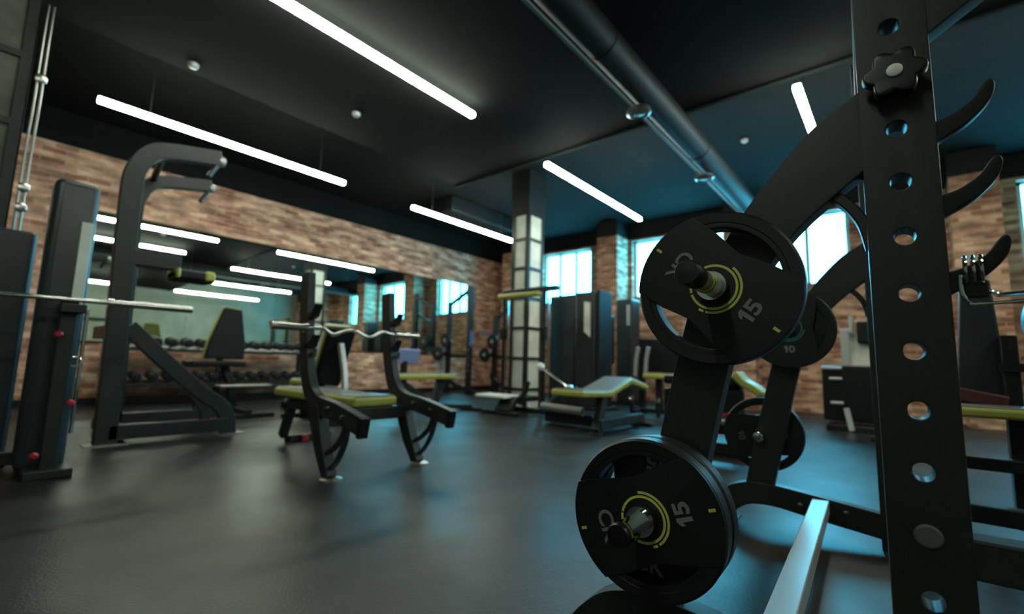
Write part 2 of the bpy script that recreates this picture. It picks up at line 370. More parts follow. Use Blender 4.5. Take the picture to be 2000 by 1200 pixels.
# plug in the lowest hole, knob
t.part('hole_plug', MB().lathe([(.0215, 0), (.0215, -.004), (.018, -.007), (.002, -.0075)], (UX, 0, .477), (0, 1, 0), 24), 'number_far', parent=u1)
kp = [(UX+(.040+.0065*math.cos(6*a))*math.cos(a), 1.388+(.040+.0065*math.cos(6*a))*math.sin(a)) for a in [2*math.pi*k/72 for k in range(72)]]
kn = t.shape('star_knob', [kp], -.052, -.022, 'plastic', .006, label='black six-lobed star knob with a pale metal cap')
t.part('knob_cap', MB().lathe([(.013, 0), (.013, -.004), (.010, -.006), (.001, -.0065)], (UX, -.052, 1.388), (0, 1, 0), 24), 'white', parent=kn)
t.part('knob_stem', MB().tube([(UX, -.024, 1.388), (UX, 0.002, 1.388)], .014), 'plastic', parent=kn)
# horns
for k in range(3):
    dz = -.155*k
    a = bez([(.078, 1.283, 0), (.11, 1.293, 0), (.14, 1.315, 0), (.158, 1.342, 0), (.166, 1.347, 0), (.168, 1.333, 0), (.158, 1.306, 0), (.128, 1.273, 0), (.09, 1.25, 0), (.078, 1.24, 0)], 4)
    t.shape('bar_catch', [[(p.x, p.y+dz) for p in a]], .008, .034, 'vinyl', .003)
t.shape('top_arm', [[(.08, 1.48), (.2, 1.56), (.36, 1.65), (.36, 1.78), (.2, 1.70), (.08, 1.61)]], .004, .056, 'frame', .004)
t.part('spotter_arm', MB().box((.08, .0, .415), (1.0, .06, .485)), 'frame', .004)
# cross tubes on the floor
t.part('cross_tube', MB().box((-.29, .055, .115), (-.222, 1.5, .175)), 'silver', .004, label='cross tube joining the two sides, window reflection put into its pale silver colour')  # coloured pale for the window light the tube reflects
t.part('cross_tube', MB().box((-.03, .055, 1.95), (.08, 1.5, 2.05)), 'frame', .004)
for x in (-.34, -.16): t.part('bolt', MB().lathe([(.011, 0), (.011, -.008), (.004, -.01)], (x, 1.498, .135), (0, 1, 0), 6), 'chrome')
t.part('foot_plate', MB().box((-.80, -.03, 0), (-.62, .09, .008)), 'frame'); t.part('foot_plate', MB().box((-.80, 1.47, 0), (-.62, 1.59, .008)), 'frame')
for x, z, y0, L in ((-.325, .966, 0, -.285), (-.48, .428, 0, -.265), (-.345, .985, 1.5, -.14), (-.505, .44, 1.5, -.05)):
    pg = t.part('weight_peg', MB().lathe([(.023, .01), (.023, L+.03), (.024, L+.028), (.0245, L+.002), (.02, L)], (x, y0, z), (0, 1, 0), 32), 'chrome' if z < .6 else 'steel')
    if y0 == 0:
        t.part('end_cap', MB().lathe([(.0252, L+.012 if z < .6 else L+.06), (.0262, L+.004), (.023, L-.003), (.001, L-.0045)], (x, y0, z), (0, 1, 0), 32), 'plastic', parent=pg)
        t.part('collar', MB().lathe([(.02, -.108 if z > .6 else -.15), (.033, -.108 if z > .6 else -.15), (.033, -.089 if z > .6 else -.134), (.02, -.089 if z > .6 else -.134)], (x, y0, z), (0, 1, 0), 32), 'chrome', parent=pg)
        if z > .6:
            for q in (-.175, -.155): t.part('lime_band', MB().lathe([(.0232, q), (.0242, q), (.0242, q+.005), (.0232, q+.005)], (x, y0, z), (0, 1, 0), 32), 'yellow', parent=pg)
t.part('weight_peg', MB().lathe([(.02, .055), (.02, .2), (.017, .205)], (-.505, 1.5, .44), (0, 1, 0), 32), 'steel')
rackM = Matrix.Translation(RK) @ Matrix.Rotation(RZ, 4, 'Z')

def plate(label, x, z, y, R, T, rot, num, ring, numm, brand='CK', group='rubber weight plates on the rack', scale=1, tr=.53, web=False):
    """plate with front face at local y, axis along rack y, opening axis at angle rot"""
    loc = rackM @ Vector((x, y, z))
    p = Thing('weight_plate', label, 'weight plate', loc, group, RZ, local=True)
    ro = R*.97; ri = R*.80; n = 40
    out = circ(0, 0, R*.955, 72)
    def opening(c):
        a0 = c-math.radians(50); a1 = c+math.radians(50)
        arc = [(ri*math.cos(a0+(a1-a0)*k/n), ri*math.sin(a0+(a1-a0)*k/n)) for k in range(n+1)]
        e1, e0 = arc[-1], arc[0]; mid = (R*.50*math.cos(c), R*.50*math.sin(c))
        ch = bez([(*e1, 0), ((e1[0]+mid[0])/2, (e1[1]+mid[1])/2, 0), (*mid, 0), ((e0[0]+mid[0])/2, (e0[1]+mid[1])/2, 0), (*e0, 0)], 4)[1:-1]
        return arc+[(q.x, q.y) for q in ch]
    body = p.shape('body', [out, opening(rot), opening(rot+math.pi), circ(0, 0, R*.17, 40)], .002, T, 'rubber', .003)
    if web: p.part('recess_web', MB().lathe([(R*.15, T*.5), (R*.9, T*.5), (R*.9, T*.7), (R*.15, T*.7)], (0, 0, 0), (0, 1, 0), 64, closed=True), 'rubber')
    p.part('rim', MB().lathe([(R*.83, .006), (R*.86, 0), (R*.97, -.001), (R, .006), (R, T-.006), (R*.97, T), (R*.83, T)], (0, 0, 0), (0, 1, 0), 96, closed=True), 'rubber')
    # raised band across, between the openings
    d = Vector((math.cos(rot+math.pi/2), math.sin(rot+math.pi/2))); e = Vector((math.cos(rot), math.sin(rot)))
    pts = []
    for sgn in (1, -1):
        a0 = rot+math.pi/2*sgn-math.radians(38); a1 = rot+math.pi/2*sgn+math.radians(38)
        seg = [(R*.985*math.cos(a0+(a1-a0)*k/16), R*.985*math.sin(a0+(a1-a0)*k/16)) for k in range(17)]
        mid = e*(-sgn)*R*.5
        ln = seg[-1]; pts += seg+[(ln[0]*.5+mid.x*.55, ln[1]*.5+mid.y*.55), (mid.x*1.0, mid.y*1.0)]
        nx = rot+math.pi/2*(-sgn)-math.radians(38); nx = (R*.985*math.cos(nx), R*.985*math.sin(nx)); pts.append((nx[0]*.5+mid.x*.55, nx[1]*.5+mid.y*.55))
    p.shape('grip_band', [pts, circ(0, 0, R*.165, 40)], -.004, .004, 'rubber', .0015)
    p.part('hub_ring', MB().lathe([(R*.138, -.006), (R*.165, -.007), (R*.175, -.002), (R*.175, .01), (R*.138, .01)], (0, 0, 0), (0, 1, 0), 48, closed=True), 'rod' if ring == 'yellow' else 'rubber')
    def arc(r0, r1, a0, a1):
        a0, a1 = math.radians(a0)+rot, math.radians(a1)+rot; k = 48
        return [(r1*math.cos(a0+(a1-a0)*i/k), r1*math.sin(a0+(a1-a0)*i/k)) for i in range(k+1)]+[(r0*math.cos(a1-(a1-a0)*i/k), r0*math.sin(a1-(a1-a0)*i/k)) for i in range(k+1)]
    for sp in ((arc(R*.265, R*.295, -215, 60)), arc(R*.265, R*.295, 64, 140), arc(R*.315, R*.345, -160, -8), arc(R*.315, R*.345, -176, -165)):
        p.shape('ring_marking', [sp], -.0052, -.0035, ring)
    for aa in (rot-math.pi/2-.02, rot+math.pi/2-.02):
        dx, dz = math.cos(aa), math.sin(aa)
        q = [(dx*R*.85-dz*R*.018, dz*R*.85+dx*R*.018), (dx*R*.93-dz*R*.018, dz*R*.93+dx*R*.018), (dx*R*.93+dz*R*.018, dz*R*.93-dx*R*.018), (dx*R*.85+dz*R*.018, dz*R*.85-dx*R*.018)]
        if ring == 'yellow': p.shape('rim_mark', [q], -.0056, -.0038, ring)
    for txt, aa in ((num, rot-math.pi/2), (brand, rot+math.pi/2)):
        c = Vector((math.cos(aa), -.0045, math.sin(aa))); 
        upv = Vector((-math.cos(aa), 0, -math.sin(aa))); rv = Vector((-math.sin(aa)*1, 0, math.cos(aa)))
        # text right x up = towards viewer (-y)
        if rv.cross(upv).y > 0: rv = -rv
        nrm = rv.cross(upv)
        Mx = Matrix((( rv.x, upv.x, nrm.x, c.x*R*tr), (rv.y, upv.y, nrm.y, -.0045), (rv.z, upv.z, nrm.z, c.z*R*tr), (0, 0, 0, 1)))
        me = digits(txt, R*.28*scale, Mx) if txt.isdigit() else text_mesh(txt, R*.30*scale, .002, Mx, .02); finish(me, 'weight_number' if txt == num else 'lettering', numm, p.e)
    return p
plate('black 15 plate with yellow rings on the upper near peg, beside the windows', -.325, .966, -.08, .181, .05, math.radians(52), '15', 'yellow', 'number')
plate('black 15 plate with yellow rings, front one of the pair on the lower near peg', -.48, .428, -.125, .180, .048, math.radians(110), '15', 'yellow', 'number')
plate('black 15 plate on the lower near peg, behind the front one of the pair', -.48, .428, -.067, .180, .048, math.radians(175), '15', 'yellow', 'number', tr=.66)
plate('black 10 plate with green ring on the upper far peg, behind the large upper plate', -.345, .985, 1.42, .195, .045, math.radians(0), '10', 'green', 'number', scale=.85, web=True)
plate('black 10 plate on the lower far peg, leaning behind the far rack post', -.505, .44, 1.585, .19, .045, math.radians(280), '10', 'rubber', 'number_far', scale=.85)
# handle hanging on the lowest catch
t = Thing('cable_attachment', 'chrome cable handle hanging by a looped chain from the lowest bar catch', 'handle', rackM @ Vector((.12, .02, .98)), rz=RZ, local=True)
for k in range(3):
    x = -.012+.011*k
    t.part('chain_loop', MB().tube([(x+.0035*math.cos(a), .029*math.cos(a), -.002+.028*math.sin(a)) for a in [2*math.pi*q/20 for q in range(20)]], .0032, 8, closed=True), 'chrome')
t.part('strap', MB().box((-.018, -.012, -.055), (.016, .012, -.022)), 'vinyl', .003)
t.part('handle_rod', MB().tube(bez([(-.022, -.02, -.012), (-.022, -.02, -.045), (-.012, -.02, -.065), (.01, -.02, -.068), (.2, -.02, -.06)], 5), .0035, 10), 'chrome')
t.part('handle_rod', MB().tube(bez([(.005, .0, -.018), (.012, .0, -.035), (.025, .0, -.048), (.05, .0, -.05), (.2, .0, -.04)], 5), .0045, 10), 'chrome')

# ------------------------------------------------------------------ pads and common bits
def pad(t, c, size, rot=None, m_side='lime', m_top='vinyl_grey', name='seat_pad'):
    """upholstered pad: coloured border with a darker top panel; c centre, size, rot matrix"""
    sx, sy, sz = size; R3 = rot or Matrix.Identity(3); c = Vector(c)
    a = Vector((-sx/2, -sy/2, -sz/2)); b = -a
    bmb = MB().box(c+a, c+b, R3)
    p = t.part(name, bmb, m_side, min(sx, sy, sz)*.3, seg=3)
    cc = c+R3 @ Vector((0, 0, sz/2)); mm = MB().box(cc+Vector((-sx/2+.02, -sy/2+.02, -.008)), cc+Vector((sx/2-.02, sy/2-.02, .008)), R3)
    t.part('top_panel', mm, m_top, .006, parent=p); return p
def rotY(a): return Matrix.Rotation(a, 3, 'Y')
def rotX(a): return Matrix.Rotation(a, 3, 'X')

# ------------------------------------------------------------------ bench press with curl bar
t = Thing('press_bench', 'bench press station with lime-edged pad and two tall posts, in the middle of the floor', 'bench', (-3.2, 1.95, 0))
for y in (1.6, 2.31):
    zt = 1.40 if y < 2 else 1.34
    t.part('post', MB().rtube(bez([(-3.36, y, zt), (-3.33, y, 1.1), (-3.28, y, .8), (-3.2, y, .58), (-3.06, y, .47), (-2.8, y, .43), (-2.5, y, .37)], 6), .115, .06), 'frame', .004)
    t.part('leg', MB().rtube([(-3.08, y, .44), (-2.96, y, .18), (-2.85, y, .01)], [.13, .1, .07], .07), 'frame', .004)
    t.part('foot_plate', MB().lathe([(.07, 0), (.07, .01), (.05, .018)], (-2.83, y, 0), (0, 0, 1), 20), 'steel')
    t.part('brace', MB().rtube(bez([(-2.90, y, .16), (-2.82, y, .2), (-2.73, y, .28), (-2.68, y, .39)], 5), .025, .03).rtube(bez([(-2.86, y, .06), (-2.78, y, .12), (-2.7, y, .24), (-2.66, y, .39)], 5), .022, .03), 'frame')
    t.part('end_cap', MB().box((-2.52, y-.032, .30), (-2.485, y+.032, .425), rotY(.2)), 'plastic', .004)
    for z in (1.1, .88):
        t.part('bar_hook', MB().prism([(-3.26, y-.03, z-.05), (-3.2, y-.03, z-.03), (-3.16, y-.03, z+.06), (-3.19, y-.03, z+.03), (-3.23, y-.03, z), (-3.28, y-.03, z)], .06, (0, 1, 0)), 'plastic', .004)
    t.part('hook', MB().tube([(-3.22, y, .8), (-3.17, y, .79), (-3.16, y, .84)], .014, 10), 'chrome')
    t.part('bolt', MB().lathe([(.014, 0), (.012, -.012)], (-2.9, y-.03, .45), (0, 1, 0), 10).lathe([(.014, 0), (.012, -.012)], (-2.7, y-.03, .41), (0, 1, 0), 10), 'chrome')
t.part('cross_member', MB().box((-3.13, 1.6, .33), (-3.0, 2.31, .42)), 'frame', .005)
t.part('spine', MB().rtube([(-3.05, 1.95, .38), (-4.2, 1.95, .36), (-4.34, 1.95, .06)], .08, .06), 'frame', .004)
t.part('rear_foot', MB().box((-4.42, 2.0, 0), (-4.3, 2.4, .06)), 'frame', .005)
t.part('foot_cap', MB().box((-4.29, 2.1, .0), (-4.26, 2.16, .06)), 'red', .005)
pad(t, (-3.2, 2.03, .46), (.36, .38, .075)); pad(t, (-3.9, 2.03, .46), (1.0, .34, .075))
cb = Thing('curl_bar', 'chrome zigzag curl bar resting on the two posts of the press bench', 'barbell', (-3.13, 1.87, .97))
zz = [(1.5, .98), (1.58, .98), (1.63, .985), (1.71, .945), (1.85, .988), (2.0, .942), (2.12, .99), (2.2, .98), (2.25, .98)]
cb.part('shaft', MB().tube(bez([(-3.13, a, b) for a, b in zz], 3), .0135, 12), 'chrome')
for a, b in ((1.27, 1.5), (2.25, 2.47)):
    cb.part('sleeve', MB().tube([(-3.13, a, .98), (-3.13, b, .98)], .025, 16), 'chrome')
    q = b if a < 2 else a; cb.part('collar', MB().tube([(-3.13, q-.012, .98), (-3.13, q+.012, .98)], .034, 16), 'chrome')

# ------------------------------------------------------------------ tall pull-up frame
t = Thing('pull_up_frame', 'tall dark pull-up frame with curved top arms and sloping braces, left of the press bench', 'gym frame', (-5.6, 1.2, 0))
for x in (-5.15, -6.1):
    dy = 0 if x > -5.5 else .2
    t.part('upright', MB().rtube(bez([(x, .84+dy, .0), (x, .82+dy, 1.2), (x, .80+dy, 2.2), (x, .83+dy, 2.45), (x, .92+dy, 2.60), (x, 1.05+dy, 2.66), (x, 1.25+dy, 2.70), (x, 1.46+dy, 2.74)], 6), .15 if dy == 0 else .13, .1, (1, 0, 0)), 'frame', .006)
    t.part('diagonal_brace', MB().rtube(bez([(x, .9+dy, 1.0), (x, 1.2+dy, .70), (x, 1.5+dy, .42), (x, 1.68+dy, .28), (x, 1.75+dy, .15), (x, 1.77+dy, .0)], 5), .13, .08, (1, 0, 0)), 'frame', .006)
    t.part('inner_brace', MB().rtube([(x, 1.42+dy, .42), (x, 1.55+dy, .25), (x, 1.56+dy, .1)], .07, .06, (1, 0, 0)), 'frame', .004)
    t.part('base_rail', MB().box((x-.05, .85+dy, .04), (x+.05, 1.75+dy, .16)), 'frame', .005)
    t.part('foot_plate', MB().box((x-.09, 1.66+dy, 0), (x+.09, 1.9+dy, .012)), 'steel'); t.part('foot_plate', MB().box((x-.09, .7+dy, 0), (x+.09, .98+dy, .012)), 'steel')
    t.part('grip', MB().tube([(x+.02, 1.44+dy, 2.68), (x+.04, 1.36+dy, 2.52)], .022, 12), 'plastic')
    t.part('grip_joint', MB().lathe([(.045, -.04), (.055, 0), (.045, .04)], (x, 1.46+dy, 2.72), (0, 1, 0), 16), 'silver')
t.part('cross_beam', MB().box((-6.1, .8, .9), (-5.15, .92, 1.02)), 'frame', .005)
t.part('cross_beam', MB().box((-6.1, .88, .03), (-5.15, 1.0, .13)), 'frame', .005)
t.part('cross_beam', MB().tube([(-6.1, 1.12, 2.64), (-5.15, 1.0, 2.64)], .03), 'frame')
t.part('pad_arm', MB().box((-5.24, .88, 1.55), (-5.1, 1.22, 1.68)), 'frame', .005)
pp = t.part('knee_pad', MB().box((-5.32, 1.17, 1.46), (-5.02, 1.5, 1.56)), 'vinyl', .03, seg=3)
t.part('pad_end', MB().box((-5.33, 1.40, 1.47), (-5.01, 1.49, 1.565)), 'lime', .02, parent=pp); t.part('pad_end', MB().box((-5.33, 1.17, 1.47), (-5.01, 1.21, 1.565)), 'lime', .02, parent=pp)
# ------------------------------------------------------------------ left tower + barbell
t = Thing('weight_stack_tower', 'dark shrouded weight stack tower with rounded top and silver scale strip, at left', 'weight machine', (-4.3, .4, 0))
t.part('shroud', MB().box((-4.44, .27, .02), (-4.2, .50, 1.93)), 'shroud', .045, seg=5)
t.part('scale_strip', MB().box((-4.2, .42, 1.08), (-4.19, .48, 1.65)), 'plaster', .003)
t.part('front_post', MB().box((-4.16, .37, 0), (-4.06, .45, 1.1)), 'frame', .006)
t.part('foot', MB().box((-4.7, .3, 0), (-4.0, .52, .05)), 'frame', .006)
t.part('guide_rod', MB().tube([(-4.12, .5, .25), (-4.12, .5, 1.05)], .011), 'chrome')
t.part('ring_clip', MB().tube([(-4.1, .47+.03*math.cos(a), .71+.03*math.sin(a)) for a in [2*math.pi*q/16 for q in range(16)]], .007, 8, closed=True), 'chrome')
for y, z in ((.37, .88), (.47, .45), (.34, .14)):
    t.part('pull_pin', MB().lathe([(.01, 0), (.02, -.008), (.022, -.024), (.012, -.035)], (-4.05, y, z), (-1, 0, 0), 16), 'red')
t.part('rack_arm', MB().box((-4.18, .36, 1.02), (-3.98, .48, 1.075)), 'frame', .005)
t.part('lower_rail', MB().box((-4.5, -.5, .04), (-4.4, .3, .12)), 'frame', .005)
b = Thing('barbell', 'long chrome barbell with a thick sleeve resting in front of the left tower', 'barbell', (-4.02, .4, 1.1))
b.part('shaft', MB().tube([(-4.02, -.9, 1.095), (-4.02, .62, 1.103)], .0145, 14), 'chrome')
b.part('sleeve', MB().tube([(-4.02, .6, 1.103), (-4.02, 1.06, 1.105)], .025, 20), 'chrome'); b.part('collar', MB().tube([(-4.02, .58, 1.103), (-4.02, .61, 1.103)], .036, 20), 'chrome')
t = Thing('cable_machine', 'dark cable machine cut off by the left edge of the photo, with chrome guide rods', 'weight machine', (-4.75, .0, 0))
t.part('shroud', MB().box((-4.86, -.3, .08), (-4.6, .25, 1.6)), 'shroud', .03, seg=3)
for y in (.13, .16): t.part('guide_rod', MB().tube([(-4.82, y, 1.58), (-4.82, y, 3.4)], .009, 12), 'rod')
for y, z in ((.15, 2.8), (.15, 1.95), (.15, 1.8)): t.part('pulley', MB().lathe([(.02, -.02), (.035, -.012), (.025, 0), (.035, .012), (.02, .02)], (-4.82, y, z), (1, 0, 0), 16), 'steel')
t.part('base', MB().box((-4.88, -.32, 0), (-4.58, .26, .08)), 'frame', .01)

# ------------------------------------------------------------------ dumbbell rack
t = Thing('dumbbell_rack', 'long two-tier dumbbell rack standing under the wall mirror', 'dumbbell rack', (-8.6, 2.8, 0))
for z in (.32, .84):
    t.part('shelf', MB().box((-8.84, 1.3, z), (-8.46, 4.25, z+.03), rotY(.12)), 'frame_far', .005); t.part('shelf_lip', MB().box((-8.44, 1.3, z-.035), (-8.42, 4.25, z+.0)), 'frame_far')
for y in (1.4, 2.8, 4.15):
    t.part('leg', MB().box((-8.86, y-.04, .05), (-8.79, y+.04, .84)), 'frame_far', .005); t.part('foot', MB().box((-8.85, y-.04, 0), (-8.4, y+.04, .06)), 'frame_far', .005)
def dumbbell(x, y, z, label, group):
    t = Thing('dumbbell', label, 'dumbbell', (x, y, z), group, local=True)
    t.part('handle', MB().tube([(-.07, 0, 0), (.07, 0, 0)], .015, 10), 'steel')
    for s in (-1, 1): t.part('head', MB().lathe([(.03, s*.06), (.066, s*.068), (.07, s*.1), (.066, s*.132), (.03, s*.14)], (0, 0, 0), (1, 0, 0), 16), 'rubber')
    return t.e
d0 = None
for ti, (z, nm) in enumerate(((.957, 'upper'), (.437, 'lower'))):
    for k in range(14):
        y = 1.45+.2*k
        lab = 'round black dumbbell on the %s tier of the rack under the mirror' % nm; g = 'dumbbells on the %s tier' % nm
        if d0 is None: d0 = dumbbell(-8.62, y, z, lab, g); o = d0
        else: o = link_copy(d0); o.location = (-8.62, y, z)
        o['label'] = lab; o['group'] = g; o.rotation_euler = (0, .12, 0)

# ------------------------------------------------------------------ adjustable bench near mirror
t = Thing('adjustable_bench', 'adjustable bench with upright black backrest edged in lime, in front of the dumbbell rack', 'bench', (-7.0, 2.3, 0))
bk = t.part('backrest', MB().prism([(-6.98, 2.02, .72), (-6.98, 2.50, .72), (-6.98, 2.50, .95), (-6.98, 2.42, 1.40), (-6.98, 2.20, 1.42), (-6.98, 2.06, .95)], .06, (1, 0, 0)), 'vinyl', .02, seg=3)
t.part('back_edge', MB().prism([(-7.02, 2.008, .72), (-7.02, 2.5, .72), (-7.02, 2.5, .95), (-7.02, 2.42, 1.42), (-7.02, 2.195, 1.425), (-7.02, 2.045, .95)], .04, (1, 0, 0)), 'lime', .015, parent=bk)
t.part('seat_pad', MB().box((-6.95, 1.78, .63), (-6.55, 2.4, .70)), 'vinyl', .02, seg=3)
t.part('footrest', MB().box((-6.7, 2.1, .37), (-6.5, 2.72, .40)), 'steel', .01)
t.part('frame', MB().rtube([(-6.95, 2.25, .68), (-6.9, 2.35, .4), (-6.9, 2.4, .08)], .09, .08, (1, 0, 0)).box((-7.25, 2.33, .03), (-6.3, 2.42, .1)).box((-7.3, 2.1, 0), (-7.2, 2.7, .05)).box((-6.4, 2.1, 0), (-6.3, 2.7, .05)), 'frame_far', .005)
# ------------------------------------------------------------------ preacher/incline bench
t = Thing('incline_bench', 'black incline bench with lime and pale edge tilted behind the press bench', 'bench', (-5.5, 3.0, 0))
bk = t.part('backrest', MB().rtube([(-5.55, 2.97, .42), (-5.22, 2.97, 1.15)], .07, .36), 'vinyl', .03, seg=3)
t.part('back_edge', MB().rtube([(-5.60, 2.97, .44), (-5.27, 2.97, 1.17)], .022, .37), 'lime', .005, parent=bk)
t.part('front_panel', MB().rtube([(-5.66, 2.97, .47), (-5.32, 2.97, 1.18)], .10, .34), 'plaster', .02, parent=bk)
t.part('support', MB().rtube([(-5.25, 2.97, .95), (-5.12, 2.97, .62), (-5.08, 2.97, .38)], .06, .06).rtube([(-5.6, 2.97, .4), (-5.05, 2.97, .38)], .07, .06), 'silver', .005)
pad(t, (-5.95, 2.97, .45), (.45, .34, .08))
t.part('post', MB().box((-5.2, 2.92, .05), (-5.08, 3.02, .4)).box((-6.05, 2.92, .05), (-5.95, 3.02, .42)), 'frame_far', .005)
t.part('base', MB().box((-6.1, 2.93, .03), (-5.0, 3.01, .1)).box((-6.12, 2.7, 0), (-6.04, 3.25, .05)).box((-5.08, 2.7, 0), (-5.0, 3.25, .05)), 'frame_far', .005)
for x, y, l in ((-7.0, 3.2, 'small black dumbbell lying on the floor nearest the adjustable bench'), (-6.85, 3.5, 'small black dumbbell lying on the floor right behind the press bench')):
    single('dumbbell', MB().lathe([(.05, -.1), (.075, -.09), (.075, -.02), (.02, -.01), (.02, .01), (.075, .02), (.075, .09), (.05, .1)], (x, y, .076), (1, .3, 0), 16), 'rubber', l, 'dumbbell', (x, y, 0))
# ------------------------------------------------------------------ second lime bench (flat)
t = Thing('flat_bench', 'flat bench with pale top and lime edge behind the right post of the press bench', 'bench', (-5.9, 4.8, 0))
pad(t, (-5.85, 4.75, .52), (.34, 1.15, .08))
t.part('leg', MB().rtube([(-5.85, 5.15, .48), (-5.85, 5.0, .05)], .14, .08, (1, 0, 0)), 'frame', .005)
t.part('leg', MB().rtube([(-5.85, 4.3, .46), (-5.85, 4.85, .15)], .09, .07, (1, 0, 0)), 'frame', .005)
t.part('base', MB().rtube([(-5.85, 4.75, .06), (-5.3, 5.35, .06)], .08, .07, (0, 0, 1)).box((-6.2, 4.2, 0), (-5.5, 4.28, .06)).box((-5.6, 5.3, 0), (-5.1, 5.38, .05)), 'frame', .005)
# ------------------------------------------------------------------ far corner racks
def power_rack(x, y, zt, label, band):
    t = Thing('power_rack', label, 'rack', (x, y, 0), 'power racks in the far corner')
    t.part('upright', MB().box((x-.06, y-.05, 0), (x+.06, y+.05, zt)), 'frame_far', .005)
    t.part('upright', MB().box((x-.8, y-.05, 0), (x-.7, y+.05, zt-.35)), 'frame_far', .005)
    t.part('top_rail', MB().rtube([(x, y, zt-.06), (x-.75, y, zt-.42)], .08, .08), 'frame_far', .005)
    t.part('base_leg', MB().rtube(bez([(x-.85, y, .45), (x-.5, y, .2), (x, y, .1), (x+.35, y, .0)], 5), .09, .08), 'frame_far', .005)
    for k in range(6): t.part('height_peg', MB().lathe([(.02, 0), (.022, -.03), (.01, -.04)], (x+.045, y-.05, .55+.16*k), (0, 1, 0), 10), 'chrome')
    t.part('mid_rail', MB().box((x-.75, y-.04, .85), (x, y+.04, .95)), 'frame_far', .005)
    if band: t.part('resistance_band', MB().tube([(x+.07+.012*math.cos(a), y-.02, 1.32+.18*math.sin(a)) for a in [2*math.pi*q/16 for q in range(16)]], .03, 8, closed=True), 'blue')
    for px_, pz, py_ in ((x-.9, .95, y-.2), (x-.65, 1.28, y-.2)):
        q = Thing('weight_plate', 'round black plate on the %s power rack, %s' % ('left' if band else 'right', 'lower of its two' if pz < 1 else 'upper of its two'), 'weight plate', (px_, py_, pz), 'plates on the corner racks')
        q.part('disc', MB().lathe([(.04, -.03), (.17, -.03), (.18, -.02), (.18, .02), (.17, .03), (.04, .03)], (px_, py_, pz), (0, 1, 0), 24, closed=True), 'rubber', label=None)
        q.part('hub', MB().lathe([(.026, -.035), (.045, -.035), (.045, .035), (.026, .035)], (px_, py_, pz), (0, 1, 0), 20, closed=True), 'steel')
        t.part('plate_peg', MB().tube([(px_, py_-.06, pz), (px_, y, pz)], .022), 'steel')
        t.part('peg_bracket', MB().box((px_-.05, y-.04, pz-.05), (x-.7, y+.04, pz+.05)), 'frame_far')
power_rack(-8.0, 7.9, 2.62, 'power rack with blue band standing by the far left corner', True)
power_rack(-7.05, 8.6, 2.3, 'power rack half hidden behind the strapped column', False)
t = Thing('exercise_step', 'small lavender exercise board leaning beside the right post of the press bench', 'exercise board', (-6.9, 5.2, .55))
t.part('board', MB().box((-6.92, 4.95, .7), (-6.88, 5.5, .98), rotY(.3)), 'lavender', .02); t.part('stand', MB().box((-6.98, 5.15, 0), (-6.9, 5.25, .75)).box((-7.15, 5.0, 0), (-6.75, 5.4, .04)), 'frame_far')
single('wall_sign', MB().box((XL+.0, 9.35, 1.55), (XL+.03, 9.85, 1.63)), 'lavender', 'small lavender strip fixed on the brick wall near the far corner', 'sign', (XL, 9.6, 1.59))

# ------------------------------------------------------------------ machine in front of the column
t = Thing('dip_machine', 'tall machine with lime crossbar pad and pale step platform in front of the strapped column', 'weight machine', (-4.6, 5.7, 0))
for x in (-5.02, -4.2):
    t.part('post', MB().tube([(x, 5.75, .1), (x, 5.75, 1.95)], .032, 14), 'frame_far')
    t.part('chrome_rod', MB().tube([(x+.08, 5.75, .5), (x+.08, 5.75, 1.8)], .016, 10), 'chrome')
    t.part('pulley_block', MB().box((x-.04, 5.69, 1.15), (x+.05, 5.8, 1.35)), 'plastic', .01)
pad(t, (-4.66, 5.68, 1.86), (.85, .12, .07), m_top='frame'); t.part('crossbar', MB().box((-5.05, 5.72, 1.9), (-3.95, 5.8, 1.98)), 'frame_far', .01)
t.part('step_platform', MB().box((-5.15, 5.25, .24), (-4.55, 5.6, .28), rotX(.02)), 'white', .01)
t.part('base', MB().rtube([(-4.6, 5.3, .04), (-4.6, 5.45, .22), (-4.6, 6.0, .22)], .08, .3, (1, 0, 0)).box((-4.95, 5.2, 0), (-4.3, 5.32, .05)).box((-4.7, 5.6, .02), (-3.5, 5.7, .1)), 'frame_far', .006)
t.part('lever', MB().rtube([(-4.5, 5.55, .15), (-4.28, 5.5, .5)], .06, .05), 'frame', .005)
# weight stack tower by the window
t = Thing('weight_stack_tower', 'large dark double weight stack cabinet below the first window, right of the column', 'weight machine', (-4.4, 7.3, 0))
t.part('shroud', MB().box((-4.98, 6.98, .05), (-4.42, 7.5, 2.04)), 'shroud', .04, seg=3)
t.part('shroud', MB().box((-4.40, 6.95, .05), (-3.98, 7.4, 2.06)), 'shroud', .04, seg=3)
t.part('side_panel', MB().box((-3.96, 6.95, .05), (-3.9, 7.4, 2.07)), 'duct', .01)
t.part('info_panel', MB().prism([(-4.2, 6.938, 1.35), (-4.08, 6.938, 1.25), (-4.08, 6.938, 1.86), (-4.2, 6.938, 1.88)], .01, (0, 1, 0)), 'plaster')
t.part('base', MB().box((-5.0, 6.93, 0), (-3.85, 7.55, .06)), 'frame_far', .01)
